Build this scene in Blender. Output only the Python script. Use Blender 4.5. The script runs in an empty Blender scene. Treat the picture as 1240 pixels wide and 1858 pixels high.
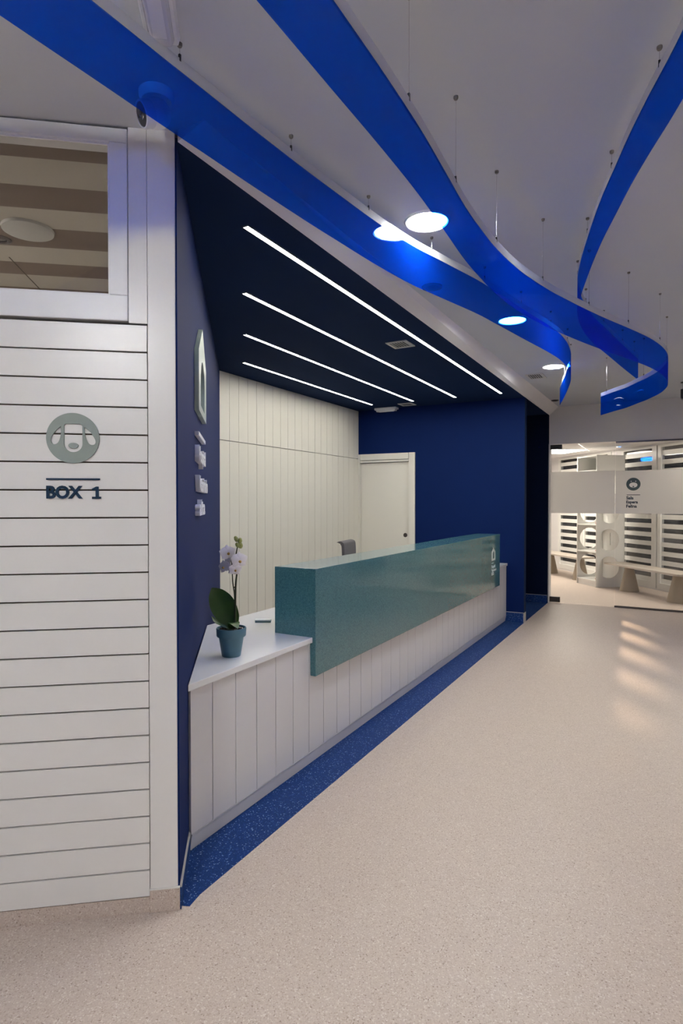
import bpy, bmesh, math, random
from mathutils import Vector, Matrix
random.seed(7)
S = bpy.context.scene
COL = S.collection

# ------------------------------------------------------------------ camera
cam_d = bpy.data.cameras.new('camera')
cam_d.sensor_fit = 'AUTO'; cam_d.sensor_width = 36.0
cam_d.lens = 36.0 * 1074.2 / 1858.0
cam_d.clip_start = 0.02; cam_d.clip_end = 200
cam = bpy.data.objects.new('camera', cam_d); COL.objects.link(cam)
cam.location = (0, 0, 1.5)
cam.rotation_euler = (math.pi/2 - 0.016574, 0, 0.50378)
S.camera = cam
# ------------------------------------------------------------------ world: night outside
W_ = bpy.data.worlds.new('night'); S.world = W_; W_.use_nodes = True
W_.node_tree.nodes['Background'].inputs[0].default_value = (0.25, 0.32, 0.5, 1)
W_.node_tree.nodes['Background'].inputs[1].default_value = 0.012
# sodium street lamp standing outside behind the striped windows
sl = bpy.data.lights.new('street_lamp_light', 'SPOT'); sl.energy = 1300
sl.color = (1.0, 0.62, 0.36); sl.spot_size = math.radians(3.3); sl.spot_blend = 0.35; sl.shadow_soft_size = 0.12
slo = bpy.data.objects.new('street_lamp_light', sl); COL.objects.link(slo)
slo.location = (-1.45, 29.6, 5.5)
slo.rotation_euler = (Vector((-0.84, 11.9, 1.35)) - Vector(slo.location)).to_track_quat('-Z', 'Y').to_euler()
# ------------------------------------------------------------------ exposure
LED_E, DOWN_E, PANEL_E = 20.5, 92.0, 13.0
vs = S.view_settings
vs.view_transform = 'Standard'; vs.look = 'None'; vs.gamma = 1.0; vs.use_curve_mapping = False
vs.exposure = 1.15
S.cycles.max_bounces = 6; S.cycles.diffuse_bounces = 4; S.cycles.glossy_bounces = 2; S.cycles.transmission_bounces = 3; S.cycles.transparent_max_bounces = 12; S.cycles.use_light_tree = False; S.cycles.use_adaptive_sampling = True; S.cycles.adaptive_threshold = 0.03

# ------------------------------------------------------------------ materials
def srgb(r, g, b):
    f = lambda c: (c/255/12.92) if c/255 <= 0.04045 else ((c/255+0.055)/1.055)**2.4
    return (f(r), f(g), f(b), 1)
MATS = {}
def M(name, col, rough=0.5, metal=0.0, spec=0.5, coat=0.0, noise=0.0, nscale=20, bump=0.0):
    m = bpy.data.materials.new(name); m.use_nodes = True
    nt = m.node_tree; b = nt.nodes['Principled BSDF']
    if len(col) == 3: col = (*col, 1)
    b.inputs['Base Color'].default_value = col
    b.inputs['Roughness'].default_value = rough
    b.inputs['Metallic'].default_value = metal
    b.inputs['Specular IOR Level'].default_value = spec
    b.inputs['Coat Weight'].default_value = coat
    if noise or bump:
        tc = nt.nodes.new('ShaderNodeTexCoord')
        n = nt.nodes.new('ShaderNodeTexNoise'); n.inputs['Scale'].default_value = nscale; n.inputs['Detail'].default_value = 4
        nt.links.new(tc.outputs['Object'], n.inputs['Vector'])
        if noise:
            mx = nt.nodes.new('ShaderNodeMix'); mx.data_type = 'RGBA'
            mx.inputs[6].default_value = tuple(c*(1-noise) for c in col[:3]) + (1,)
            mx.inputs[7].default_value = tuple(min(1, c*(1+noise)) for c in col[:3]) + (1,)
            nt.links.new(n.outputs['Fac'], mx.inputs[0]); nt.links.new(mx.outputs[2], b.inputs['Base Color'])
        if bump:
            bp = nt.nodes.new('ShaderNodeBump'); bp.inputs['Strength'].default_value = bump; bp.inputs['Distance'].default_value = 0.002
            nt.links.new(n.outputs['Fac'], bp.inputs['Height']); nt.links.new(bp.outputs[0], b.inputs['Normal'])
    MATS[name] = m
    return m
def speckle(name, base, cols, scale, rough, coat=0.0, spec=0.5, mott=0.05):
    """vinyl / quartz composite: random chips of a few colours"""
    m = bpy.data.materials.new(name); m.use_nodes = True
    nt = m.node_tree; b = nt.nodes['Principled BSDF']; N = nt.nodes; L = nt.links
    tc = N.new('ShaderNodeTexCoord')
    v = N.new('ShaderNodeTexVoronoi'); v.inputs['Scale'].default_value = scale
    L.new(tc.outputs['Object'], v.inputs['Vector'])
    sep = N.new('ShaderNodeSeparateColor'); L.new(v.outputs['Color'], sep.inputs[0])
    r = N.new('ShaderNodeValToRGB'); r.color_ramp.interpolation = 'CONSTANT'
    r.color_ramp.elements[0].color = base; r.color_ramp.elements[0].position = 0
    r.color_ramp.elements[1].position = cols[0][0]; r.color_ramp.elements[1].color = cols[0][1]
    for p, c in cols[1:]:
        e = r.color_ramp.elements.new(p); e.color = c
    L.new(sep.outputs[0], r.inputs[0])
    n = N.new('ShaderNodeTexNoise'); n.inputs['Scale'].default_value = scale*0.05; n.inputs['Detail'].default_value = 6
    L.new(tc.outputs['Object'], n.inputs['Vector'])
    mp = N.new('ShaderNodeMapRange'); mp.inputs[3].default_value = 1-mott; mp.inputs[4].default_value = 1+mott
    L.new(n.outputs['Fac'], mp.inputs[0])
    mx = N.new('ShaderNodeMix'); mx.data_type = 'RGBA'; mx.blend_type = 'MULTIPLY'; mx.inputs[0].default_value = 1
    L.new(r.outputs[0], mx.inputs[6]); L.new(mp.outputs[0], mx.inputs[7])
    L.new(mx.outputs[2], b.inputs['Base Color'])
    b.inputs['Roughness'].default_value = rough; b.inputs['Coat Weight'].default_value = coat
    b.inputs['Specular IOR Level'].default_value = spec
    MATS[name] = m
    return m
def emit(name, col, e):
    m = bpy.data.materials.new(name); m.use_nodes = True; nt = m.node_tree
    nt.nodes.remove(nt.nodes['Principled BSDF'])
    em = nt.nodes.new('ShaderNodeEmission'); em.inputs[0].default_value = (*col, 1); em.inputs[1].default_value = e
    nt.links.new(em.outputs[0], nt.nodes['Material Output'].inputs[0]); MATS[name] = m
    return m
def sheet(name, tint, diff, dmix, gmix, grough, gmax=1.0):
    """see-through plastic / glass: tinted transparency, some body colour, a fresnel gloss"""
    m = bpy.data.materials.new(name); m.use_nodes = True; nt = m.node_tree; N = nt.nodes; L = nt.links
    N.remove(N['Principled BSDF'])
    t = N.new('ShaderNodeBsdfTransparent'); t.inputs[0].default_value = (*tint, 1)
    d = N.new('ShaderNodeBsdfDiffuse'); d.inputs[0].default_value = (*diff, 1)
    tr = N.new('ShaderNodeBsdfTranslucent'); tr.inputs[0].default_value = (*diff, 1)
    a = N.new('ShaderNodeMixShader'); a.inputs[0].default_value = 0.5
    L.new(d.outputs[0], a.inputs[1]); L.new(tr.outputs[0], a.inputs[2])
    b = N.new('ShaderNodeMixShader'); b.inputs[0].default_value = dmix
    L.new(t.outputs[0], b.inputs[1]); L.new(a.outputs[0], b.inputs[2])
    g = N.new('ShaderNodeBsdfGlossy'); g.inputs['Roughness'].default_value = grough; g.inputs[0].default_value = (1, 1, 1, 1)
    fr = N.new('ShaderNodeFresnel'); fr.inputs[0].default_value = 1.45
    ml = N.new('ShaderNodeMath'); ml.operation = 'MULTIPLY'; ml.inputs[1].default_value = gmix; L.new(fr.outputs[0], ml.inputs[0])
    mn = N.new('ShaderNodeMath'); mn.operation = 'MINIMUM'; mn.inputs[1].default_value = gmax; L.new(ml.outputs[0], mn.inputs[0])
    c = N.new('ShaderNodeMixShader'); L.new(mn.outputs[0], c.inputs[0]); L.new(b.outputs[0], c.inputs[1]); L.new(g.outputs[0], c.inputs[2])
    L.new(c.outputs[0], N['Material Output'].inputs[0]); MATS[name] = m
    return m

M('paint_white', (0.74, 0.72, 0.72), 0.7, spec=0.2, noise=0.02, nscale=6)
M('ceiling_paint', (0.59, 0.61, 0.65), 0.8, noise=0.02, nscale=4)
M('lacquer_white', (0.74, 0.72, 0.70), 0.32, noise=0.015, nscale=5)
M('cabinet_white', (0.70, 0.68, 0.61), 0.4, noise=0.02, nscale=5)
M('desk_white', (0.68, 0.66, 0.66), 0.35, noise=0.02, nscale=5)
M('worktop_white', (0.80, 0.80, 0.79), 0.22, coat=0.3, noise=0.02, nscale=8)
M('groove_brown', (0.07, 0.042, 0.024), 0.8, noise=0.2, nscale=30)
M('groove_grey', (0.07, 0.058, 0.045), 0.8, noise=0.15, nscale=30)
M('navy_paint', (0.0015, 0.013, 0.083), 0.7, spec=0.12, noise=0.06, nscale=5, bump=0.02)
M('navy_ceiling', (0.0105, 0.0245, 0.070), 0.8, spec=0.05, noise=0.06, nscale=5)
M('navy_shade', (0.0035, 0.0085, 0.030), 0.8, spec=0.05, noise=0.06, nscale=5)  # navy paint with the unlit passage's shade put into the colour
speckle('floor_vinyl', (0.52, 0.43, 0.375, 1), [(0.55, (0.57, 0.48, 0.42, 1)), (0.80, (0.45, 0.36, 0.305, 1)), (0.92, (0.65, 0.58, 0.52, 1)), (0.98, (0.32, 0.245, 0.20, 1))], 250, 0.42, spec=0.3, mott=0.04)
speckle('blue_vinyl', (0.006, 0.031, 0.135, 1), [(0.6, (0.011, 0.043, 0.18, 1)), (0.94, (0.07, 0.15, 0.33, 1)), (0.975, (0.25, 0.34, 0.50, 1))], 240, 0.55, spec=0.15)
speckle('teal_quartz', (0.060, 0.172, 0.190, 1), [(0.45, (0.070, 0.19, 0.21, 1)), (0.78, (0.042, 0.13, 0.145, 1)), (0.92, (0.095, 0.23, 0.245, 1)), (0.9965, (0.36, 0.46, 0.46, 1))], 260, 0.12, coat=0.3)
M('trim_beige', (0.45, 0.43, 0.40), 0.4)
M('sage_acrylic', (0.265, 0.305, 0.28), 0.5, spec=0.25, noise=0.02)
M('sign_navy', (0.004, 0.024, 0.058), 0.5, spec=0.2, noise=0.04)
M('letter_white', (0.74, 0.74, 0.76), 0.4, noise=0.02)
M('print_white', (0.8, 0.82, 0.8), 0.5, noise=0.02)
M('logo_sage', (0.36, 0.44, 0.39), 0.35, noise=0.03)
M('aluminium', (0.6, 0.6, 0.6), 0.35, metal=0.9, noise=0.05)
M('steel_dark', (0.10, 0.09, 0.085), 0.3, metal=0.7, noise=0.05)
M('black_plastic', (0.012, 0.012, 0.014), 0.35, noise=0.1)
M('lens_black', (0.004, 0.004, 0.006), 0.08, coat=0.6, noise=0.1)
M('plastic_white', (0.72, 0.72, 0.74), 0.35, noise=0.02)
M('plastic_clear', (0.62, 0.62, 0.66), 0.12, coat=0.5, noise=0.02)
M('vent_grey', (0.62, 0.61, 0.57), 0.4, noise=0.04)
M('vent_dark', (0.10, 0.095, 0.09), 0.7, noise=0.1)
M('wire_steel', (0.7, 0.7, 0.72), 0.25, metal=0.8, noise=0.05)
M('anchor_grey', (0.18, 0.165, 0.15), 0.4, metal=0.5, noise=0.1)
M('door_ivory', (0.70, 0.68, 0.62), 0.35, noise=0.015, nscale=4)
M('pot_blue', (0.068, 0.165, 0.225), 0.45, noise=0.05, nscale=12)
M('bark', (0.035, 0.022, 0.012), 0.9, noise=0.5, nscale=60, bump=0.5)
M('leaf_green', (0.035, 0.085, 0.014), 0.32, noise=0.3, nscale=14)
M('stem_green', (0.022, 0.03, 0.010), 0.5, noise=0.3, nscale=40)
M('petal', (0.84, 0.81, 0.82), 0.5, noise=0.05, nscale=40)
M('lip_yellow', (0.50, 0.30, 0.06), 0.5, noise=0.35, nscale=90)
M('bud_green', (0.33, 0.36, 0.11), 0.5, noise=0.25, nscale=60)
M('root_grey', (0.45, 0.45, 0.38), 0.6, noise=0.2, nscale=60)
M('chair_grey', (0.10, 0.095, 0.10), 0.7, noise=0.15, nscale=120)
M('bench_taupe', (0.33, 0.27, 0.20), 0.55, noise=0.05, nscale=10)
M('bench_top', (0.48, 0.42, 0.36), 0.35, noise=0.05, nscale=10)
M('tower_white', (0.78, 0.77, 0.74), 0.35, noise=0.015)
M('toy_red', (0.60, 0.12, 0.12), 0.7, noise=0.2, nscale=60)
M('stripe_brown', (0.17, 0.13, 0.098), 0.7, noise=0.04, nscale=6)
M('stripe_beige', (0.42, 0.395, 0.34), 0.7, noise=0.03, nscale=6)
M('asphalt', (0.03, 0.03, 0.03), 0.9, noise=0.3, nscale=8)
M('notepad', (0.62, 0.66, 0.64), 0.5, noise=0.02)
M('notepad_edge', (0.20, 0.30, 0.28), 0.6, noise=0.05)
emit('led_white', (1.0, 0.955, 0.86), LED_E)
emit('downlight_white', (0.98, 0.985, 0.955), DOWN_E)
emit('panel_white', (1.0, 0.92, 0.80), PANEL_E)
emit('consult_fill', (1.0, 0.97, 0.93), 31.0)
emit('drum_fill', (0.97, 0.985, 1.0), 84.0)
sheet('blue_acrylic', (0.085, 0.37, 0.94), (0.0, 0.10, 0.80), 0.11, 1.0, 0.02, 0.022)
sheet('frost_strip', (0.85, 0.86, 0.92), (0.93, 0.93, 0.96), 0.72, 1.0, 0.15)
sheet('clear_glass', (0.965, 0.972, 0.967), (0.8, 0.85, 0.82), 0.004, 0.5, 0.0)
sheet('night_glass', (0.72, 0.73, 0.74), (0.1, 0.1, 0.1), 0.01, 0.5, 0.0, 0.05)
sheet('smoked_glass', (0.80, 0.79, 0.77), (0.5, 0.5, 0.5), 0.01, 0.5, 0.0)
sheet('frosted_film', (0.16, 0.16, 0.16), (0.80, 0.77, 0.74), 0.93, 0.6, 0.3)
def frosted():
    m = bpy.data.materials.new('frosted_band'); m.use_nodes = True; nt = m.node_tree; N = nt.nodes; L = nt.links
    N.remove(N['Principled BSDF'])
    rf = N.new('ShaderNodeBsdfRefraction'); rf.inputs['IOR'].default_value = 1.25; rf.inputs['Roughness'].default_value = 0.75; rf.inputs[0].default_value = (0.9, 0.88, 0.86, 1)
    tl = N.new('ShaderNodeBsdfTranslucent'); tl.inputs[0].default_value = (0.92, 0.90, 0.88, 1)
    df = N.new('ShaderNodeBsdfDiffuse'); df.inputs[0].default_value = (0.90, 0.88, 0.86, 1)
    a = N.new('ShaderNodeMixShader'); a.inputs[0].default_value = 0.5; L.new(tl.outputs[0], a.inputs[1]); L.new(df.outputs[0], a.inputs[2])
    b = N.new('ShaderNodeMixShader'); b.inputs[0].default_value = 0.75; L.new(rf.outputs[0], b.inputs[1]); L.new(a.outputs[0], b.inputs[2])
    L.new(b.outputs[0], N['Material Output'].inputs[0]); MATS['frosted_band'] = m
frosted()

# ------------------------------------------------------------------ builders
def empty(name, loc=(0, 0, 0), rz=0.0):
    o = bpy.data.objects.new(name, None); COL.objects.link(o); o.empty_display_size = 0.05
    o.location = loc; o.rotation_euler = (0, 0, rz)
    return o
def tag(o, label, cat, group=None, kind=None):
    if label: o['label'] = label
    if cat: o['category'] = cat
    if group: o['group'] = group
    if kind: o['kind'] = kind
    return o
def struct(o, label=None):
    o['kind'] = 'structure'
    if label: o['label'] = label
    return o
def link(name, me, mat, parent=None, loc=None, rot=None):
    o = bpy.data.objects.new(name, me); COL.objects.link(o)
    if mat is not None and not me.materials: me.materials.append(MATS[mat])
    if parent: o.parent = parent
    if loc: o.location = loc
    if rot: o.rotation_euler = rot
    return o
def finish(bm, name, smooth=False, angle=40):
    bmesh.ops.recalc_face_normals(bm, faces=bm.faces[:])
    me = bpy.data.meshes.new(name); bm.to_mesh(me); bm.free()
    if smooth:
        for p in me.polygons: p.use_smooth = True
        me.set_sharp_from_angle(angle=math.radians(angle))
    return me
def boxes_mesh(name, bxs, bevel=0.0):
    bm = bmesh.new()
    for x0, x1, y0, y1, z0, z1 in bxs:
        mt = Matrix.Translation(((x0+x1)/2, (y0+y1)/2, (z0+z1)/2)) @ Matrix.Diagonal((abs(x1-x0), abs(y1-y0), abs(z1-z0), 1))
        bmesh.ops.create_cube(bm, size=1, matrix=mt)
    if bevel:
        bmesh.ops.bevel(bm, geom=bm.edges[:], offset=bevel, segments=2, affect='EDGES', profile=0.6)
    return finish(bm, name)
def box(name, b, mat, parent=None, bevel=0.0):
    return link(name, boxes_mesh(name, [b], bevel), mat, parent)
def boxes(name, bs, mat, parent=None, bevel=0.0):
    return link(name, boxes_mesh(name, bs, bevel), mat, parent)
def prism_mesh(name, pts, a, b, axis='z', bevel=0.0):
    """polygon pts swept along an axis from a to b; for axis y pts are (x,z), for axis x pts are (y,z)"""
    bm = bmesh.new()
    def P(p, h):
        return {'z': (p[0], p[1], h), 'y': (p[0], h, p[1]), 'x': (h, p[0], p[1])}[axis]
    lo = [bm.verts.new(P(p, a)) for p in pts]; hi = [bm.verts.new(P(p, b)) for p in pts]
    n = len(pts)
    bm.faces.new(lo); bm.faces.new(hi[::-1])
    for i in range(n):
        bm.faces.new((lo[i], lo[(i+1) % n], hi[(i+1) % n], hi[i]))
    if bevel:
        bmesh.ops.bevel(bm, geom=bm.edges[:], offset=bevel, segments=2, affect='EDGES', profile=0.6)
    return finish(bm, name)
def prism(name, pts, a, b, mat, parent=None, axis='z', bevel=0.0):
    return link(name, prism_mesh(name, pts, a, b, axis, bevel), mat, parent)
def lathe_mesh(name, prof, seg=32, smooth=True, angle=40):
    bm = bmesh.new(); rings = []
    for r, z in prof:
        if r < 1e-5: rings.append([bm.verts.new((0, 0, z))])
        else: rings.append([bm.verts.new((r*math.cos(2*math.pi*i/seg), r*math.sin(2*math.pi*i/seg), z)) for i in range(seg)])
    for A, B in zip(rings, rings[1:]):
        for i in range(seg):
            j = (i+1) % seg
            if len(A) == 1 and len(B) == 1: continue
            if len(A) == 1: bm.faces.new((A[0], B[i], B[j]))
            elif len(B) == 1: bm.faces.new((A[i], A[j], B[0]))
            else: bm.faces.new((A[i], A[j], B[j], B[i]))
    return finish(bm, name, smooth, angle)
def lathe(name, prof, mat, parent=None, loc=None, rot=None, seg=32, angle=40):
    return link(name, lathe_mesh(name, prof, seg, True, angle), mat, parent, loc, rot)
def tube_mesh(name, pts, rad, seg=8):
    pts = [Vector(p) for p in pts]; n = len(pts)
    rads = rad if isinstance(rad, (list, tuple)) else [rad]*n
    bm = bmesh.new(); rings = []; nrm = None
    for i, p in enumerate(pts):
        t = (pts[min(i+1, n-1)] - pts[max(i-1, 0)]).normalized()
        if nrm is None: nrm = t.orthogonal().normalized()
        nrm = (nrm - t*nrm.dot(t)).normalized(); bn = t.cross(nrm)
        rings.append([bm.verts.new(p + (nrm*math.cos(2*math.pi*k/seg) + bn*math.sin(2*math.pi*k/seg))*rads[i]) for k in range(seg)])
    for A, B in zip(rings, rings[1:]):
        for k in range(seg): bm.faces.new((A[k], A[(k+1) % seg], B[(k+1) % seg], B[k]))
    bm.faces.new(rings[0]); bm.faces.new(rings[-1][::-1])
    return finish(bm, name, True, 60)
def curve_to_mesh(cu, name):
    o = bpy.data.objects.new('tmp', cu); COL.objects.link(o)
    dg = bpy.context.evaluated_depsgraph_get(); dg.update()
    me = bpy.data.meshes.new_from_object(o.evaluated_get(dg)); me.name = name
    bpy.data.objects.remove(o); bpy.data.curves.remove(cu)
    me.materials.clear()
    return me
def plate_mesh(name, outer, holes, th):
    """flat plate in the local xy plane with holes, from z=0 to z=th"""
    cu = bpy.data.curves.new(name, 'CURVE'); cu.dimensions = '2D'; cu.fill_mode = 'BOTH'; cu.extrude = th/2
    for loop in [outer] + holes:
        sp = cu.splines.new('POLY'); sp.points.add(len(loop)-1); sp.use_cyclic_u = True
        for p, q in zip(sp.points, loop): p.co = (q[0], q[1], 0, 1)
    me = curve_to_mesh(cu, name)
    me.transform(Matrix.Translation((0, 0, th/2)))
    return me
def text_mesh(name, body, size, th, offset=0.0, spacing=1.0):
    cu = bpy.data.curves.new(name, 'FONT'); cu.body = body; cu.size = size; cu.extrude = th/2; cu.offset = offset
    cu.space_character = spacing; cu.resolution_u = 4
    me = curve_to_mesh(cu, name)
    me.transform(Matrix.Translation((0, 0, th/2)))
    return me
def fit_text(me, x0, x1, z0=None, z1=None):
    xs = [v.co.x for v in me.vertices]; ys = [v.co.y for v in me.vertices]
    sx = (x1-x0)/(max(xs)-min(xs)); sy = sx if z0 is None else (z1-z0)/(max(ys)-min(ys))
    a, b = min(xs), min(ys)
    for v in me.vertices:
        v.co.x = x0 + (v.co.x-a)*sx
        v.co.y = (v.co.y*sy) if z0 is None else z0 + (v.co.y-b)*sy
    return me
def circle(cx, cy, r, n=40, ry=None):
    ry = ry or r
    return [(cx + r*math.cos(2*math.pi*i/n), cy + ry*math.sin(2*math.pi*i/n)) for i in range(n)]
def catmull(pts, sub=6):
    out = []; n = len(pts)
    for i in range(n-1):
        p0, p1, p2, p3 = pts[max(i-1, 0)], pts[i], pts[i+1], pts[min(i+2, n-1)]
        for k in range(sub):
            t = k/sub
            out.append(tuple(0.5*((2*b) + (-a+c)*t + (2*a-5*b+4*c-d)*t*t + (-a+3*b-3*c+d)*t**3) for a, b, c, d in zip(p0, p1, p2, p3)))
    out.append(tuple(pts[-1]))
    return out

# ------------------------------------------------------------------ the place: measures
TH = math.atan2(0.618, 0.786)                 # the angled walls
U = Vector((0.786, 0.618, 0)); V = Vector((-0.618, 0.786, 0))
P0 = Vector((-1.563, 1.601, 0))               # corner of the angled wall by the desk
XN, ZC = -1.555, 2.796                        # front line and height of the navy recess
YE, YN, YG = 7.52, 9.13, 9.26                 # end wall, back of the passage, glass front
def zm(y): return 2.82 + 0.0102*y             # main ceiling

def build_structure():
    f = box('floor', (-6, 4, -4.2, 15.5, -0.1, 0), 'floor_vinyl'); struct(f, 'pale beige speckled vinyl floor')
    box('pavement', (-14, 14, 15.6, 40, -0.2, -0.1), 'asphalt'); struct(bpy.data.objects['pavement'], 'dark street outside')
    # main ceiling: one thick slab
    bm = bmesh.new()
    vs_ = []
    for x in (-6, 3.3):
        for y in (-4.0, YG+0.1):
            for dz in (0, 0.12): vs_.append(bm.verts.new((x, y, zm(y)+dz)))
    bmesh.ops.convex_hull(bm, input=vs_)
    c = link('ceiling', finish(bm, 'ceiling'), 'ceiling_paint'); struct(c, 'plain off-white painted ceiling')
    # navy ceiling of the reception recess
    d = P0 + V*3.15
    n = prism('ceiling_recess', [(XN, P0.y+0.005), (XN, YN+0.05), (-4.0, YN+0.05), (-4.0, d.y+0.35), (d.x-0.04, d.y-0.03), (P0.x-0.04, P0.y-0.0264), (P0.x, P0.y+0.005)], ZC, ZC+0.02, 'navy_ceiling')
    struct(n, 'dark navy lowered ceiling over the reception desk')
    # sloped white fascia along the recess
    bm = bmesh.new(); vv = []
    for y in (1.6, YN+0.13):
        vv += [bm.verts.new((XN, y, ZC)), bm.verts.new((XN, y, zm(y))), bm.verts.new((XN+0.125, y, zm(y)))]
    bmesh.ops.convex_hull(bm, input=vv)
    t = link('trim_1', finish(bm, 'fascia'), 'paint_white'); struct(t, 'sloped white fascia between navy recess and main ceiling')
    # angled wall: white core, navy skin
    r = empty('wall_angled', P0, TH); struct(r, 'angled wall with white end and navy reception side')
    box('wall_core', (-0.104, -0.006, 0.0, 3.75, 0.0, 2.86), 'lacquer_white', r, 0.003)
    box('navy_face', (-0.006, 0.0, 0.002, 3.75, 0.0, ZC), 'navy_paint', r)
    box('cove_base', (-0.106, 0.001, -0.004, 0.03, 0.0, 0.083), 'floor_vinyl', r, 0.002)
    box('base_trim', (-0.106, 0.001, -0.005, 0.01, 0.083, 0.088), 'lacquer_white', r)
    box('blue_cove_base', (0.0, 0.006, 0.0, 3.7, 0.0, 0.083), 'blue_vinyl', r)
    box('base_cap', (0.0, 0.008, 0.0, 3.7, 0.083, 0.089), 'trim_beige', r)
    # left panelled wall in the same frame
    wl = empty('wall_left', P0, TH); struct(wl, 'white wall clad with horizontal planks, a window above')
    box('wall_backing', (-3.2, -0.105, 0.014, 0.10, 0.0, 2.139), 'groove_brown', wl)
    box('wall_infill', (-0.168, -0.105, 0.001, 0.10, 2.142, 2.86), 'lacquer_white', wl)
    box('wall_infill', (-3.2, -1.62, 0.001, 0.10, 2.142, 2.86), 'lacquer_white', wl)
    box('cove_base', (-3.2, -0.107, 0.004, 0.03, 0.0, 0.056), 'floor_vinyl', wl)
    pm = boxes_mesh('plank', [(-3.2, -0.106, 0.0, 0.014, 0.0, 0.0935)], 0.0008); pm.materials.append(MATS['lacquer_white'])
    for k in range(21):
        o = link('plank', pm, None, wl); o.location = (0, 0, 0.061 + 0.099*k)
    # window above
    w = empty('window_1', P0, TH); struct(w, 'white framed window looking into a room with a striped ceiling')
    fr = [(-1.62, -0.17, -0.004, 0.07, 2.776, 2.826), (-1.62, -0.17, -0.004, 0.07, 2.147, 2.238), (-0.232, -0.17, -0.004, 0.07, 2.238, 2.776), (-1.62, -1.56, -0.004, 0.07, 2.238, 2.776)]
    boxes('window_frame', fr, 'plastic_white', w, 0.003)
    boxes('glazing_bead', [(-1.56, -0.232, 0.006, 0.012, 2.770, 2.776), (-1.56, -0.232, 0.006, 0.012, 2.238, 2.244), (-0.238, -0.232, 0.006, 0.012, 2.244, 2.770)], 'plastic_white', w)
    box('pane', (-1.56, -0.233, 0.0125, 0.017, 2.239, 2.775), 'smoked_glass', w)
    box('hinge', (-0.176, -0.171, -0.008, -0.003, 2.152, 2.168), 'plastic_white', w)
    # the consulting room behind the window: boarded striped ceiling and plain walls
    cf = empty('wall_consulting_room', P0, TH); struct(cf, 'pale low cupboard wall inside the consulting room')
    box('inner_panel', (-3.2, -0.106, 0.104, 0.12, 0.0, 2.14), 'paint_white', cf)
    rc = empty('ceiling_consulting_room', P0, TH); struct(rc, 'consulting room ceiling with brown and beige stripes')
    edges = [0.10, 0.192, 0.402, 0.604, 0.80, 1.027, 1.24, 1.425, 1.64, 1.80]
    box('ceiling_joint', (-0.992, -0.987, 1.18, 1.75, 2.798, 2.81), 'groove_brown', rc)
    for i, (a, b) in enumerate(zip(edges, edges[1:])):
        box('ceiling_stripe', (-3.2, -0.106, a, b, 2.80, 2.83), 'stripe_brown' if i % 2 == 0 else 'stripe_beige', rc)
    wb = empty('wall_consulting_room', P0, TH); struct(wb, 'plain wall at the back of the consulting room')
    box('back_panel', (-3.2, -0.106, 1.80, 1.86, 0, 2.83), 'stripe_beige', wb)
    box('side_panel', (-3.26, -3.2, 0.1, 1.86, 0, 2.83), 'stripe_beige', wb)
    # end wall with the door opening
    e = boxes('wall_end', [(-3.0, XN, YE, YE+0.1, 0, ZC), (-3.95, -3.0, YE, YE+0.1, 2.176, ZC), (-3.95, -3.868, YE, YE+0.1, 0, 2.176)], 'navy_paint'); struct(e, 'navy painted wall with the white door')
    box('corner_profile', (XN-0.004, XN+0.002, YE-0.003, YE+0.103, 0.12, ZC), 'navy_ceiling', e)
    b = boxes('baseboard_end', [(-1.80, XN, YE-0.006, YE, 0, 0.118)], 'blue_vinyl'); struct(b, 'blue vinyl baseboard')
    boxes('base_cap', [(-1.80, XN, YE-0.008, YE, 0.118, 0.125), (XN-0.006, XN+0.004, YE-0.008, YE+0.10, 0, 0.125)], 'trim_beige', b)
    n2 = box('wall_passage', (-3.95, XN, YN, YN+0.1, 0, ZC), 'navy_shade'); struct(n2, 'navy wall at the back of the side passage, shade in its colour')
    b2 = box('baseboard_passage', (-3.9, XN, YN-0.006, YN, 0, 0.118), 'blue_vinyl'); struct(b2, 'blue vinyl baseboard of the passage')
    box('base_cap', (-3.9, XN, YN-0.008, YN, 0.118, 0.125), 'trim_beige', b2)
    wb2 = box('wall_behind_cabinets', (-4.05, -3.95, 4.3, YN+0.1, 0, 2.86), 'navy_paint'); struct(wb2)
    # blue vinyl border on the floor
    q0 = P0 + V*0.02 + U*0.003
    q1 = P0 + V*0.75 + U*0.003
    bd = prism('trim_2', [(q0.x, q0.y), (XN+0.012, 1.63), (XN, 1.70), (XN, YE), (-2.0, YE), (q1.x, q1.y)], 0.0, 0.002, 'blue_vinyl'); struct(bd, 'speckled blue vinyl border strip along the desk')
    bp = prism('trim_3', [(XN, YE+0.1), (XN, YN), (-3.9, YN), (-3.9, YE+0.1)], 0.0, 0.002, 'blue_vinyl'); struct(bp, 'blue vinyl floor of the side passage')
    # wall above and beside the glass
    a = boxes('wall_glass_front', [(-1.58, 3.2, YG, YG+0.1, 2.362, 2.95), (1.62, 3.2, YG, YG+0.1, 0, 2.362), (-1.585, -1.54, YG-0.06, YG+0.1, 0, 2.362)], 'paint_white'); struct(a, 'plain wall above the glass front')
    rw = box('wall_right', (3.1, 3.2, -4.0, YG, 0, 2.95), 'paint_white'); struct(rw)
    bw = box('wall_behind', (-6, 3.2, -4.1, -4.0, 0, 2.9), 'paint_white'); struct(bw)
    lw = box('wall_far_left', (-4.15, -4.05, -4.0, 4.3, 0, 2.9), 'paint_white'); struct(lw)
build_structure()

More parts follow.
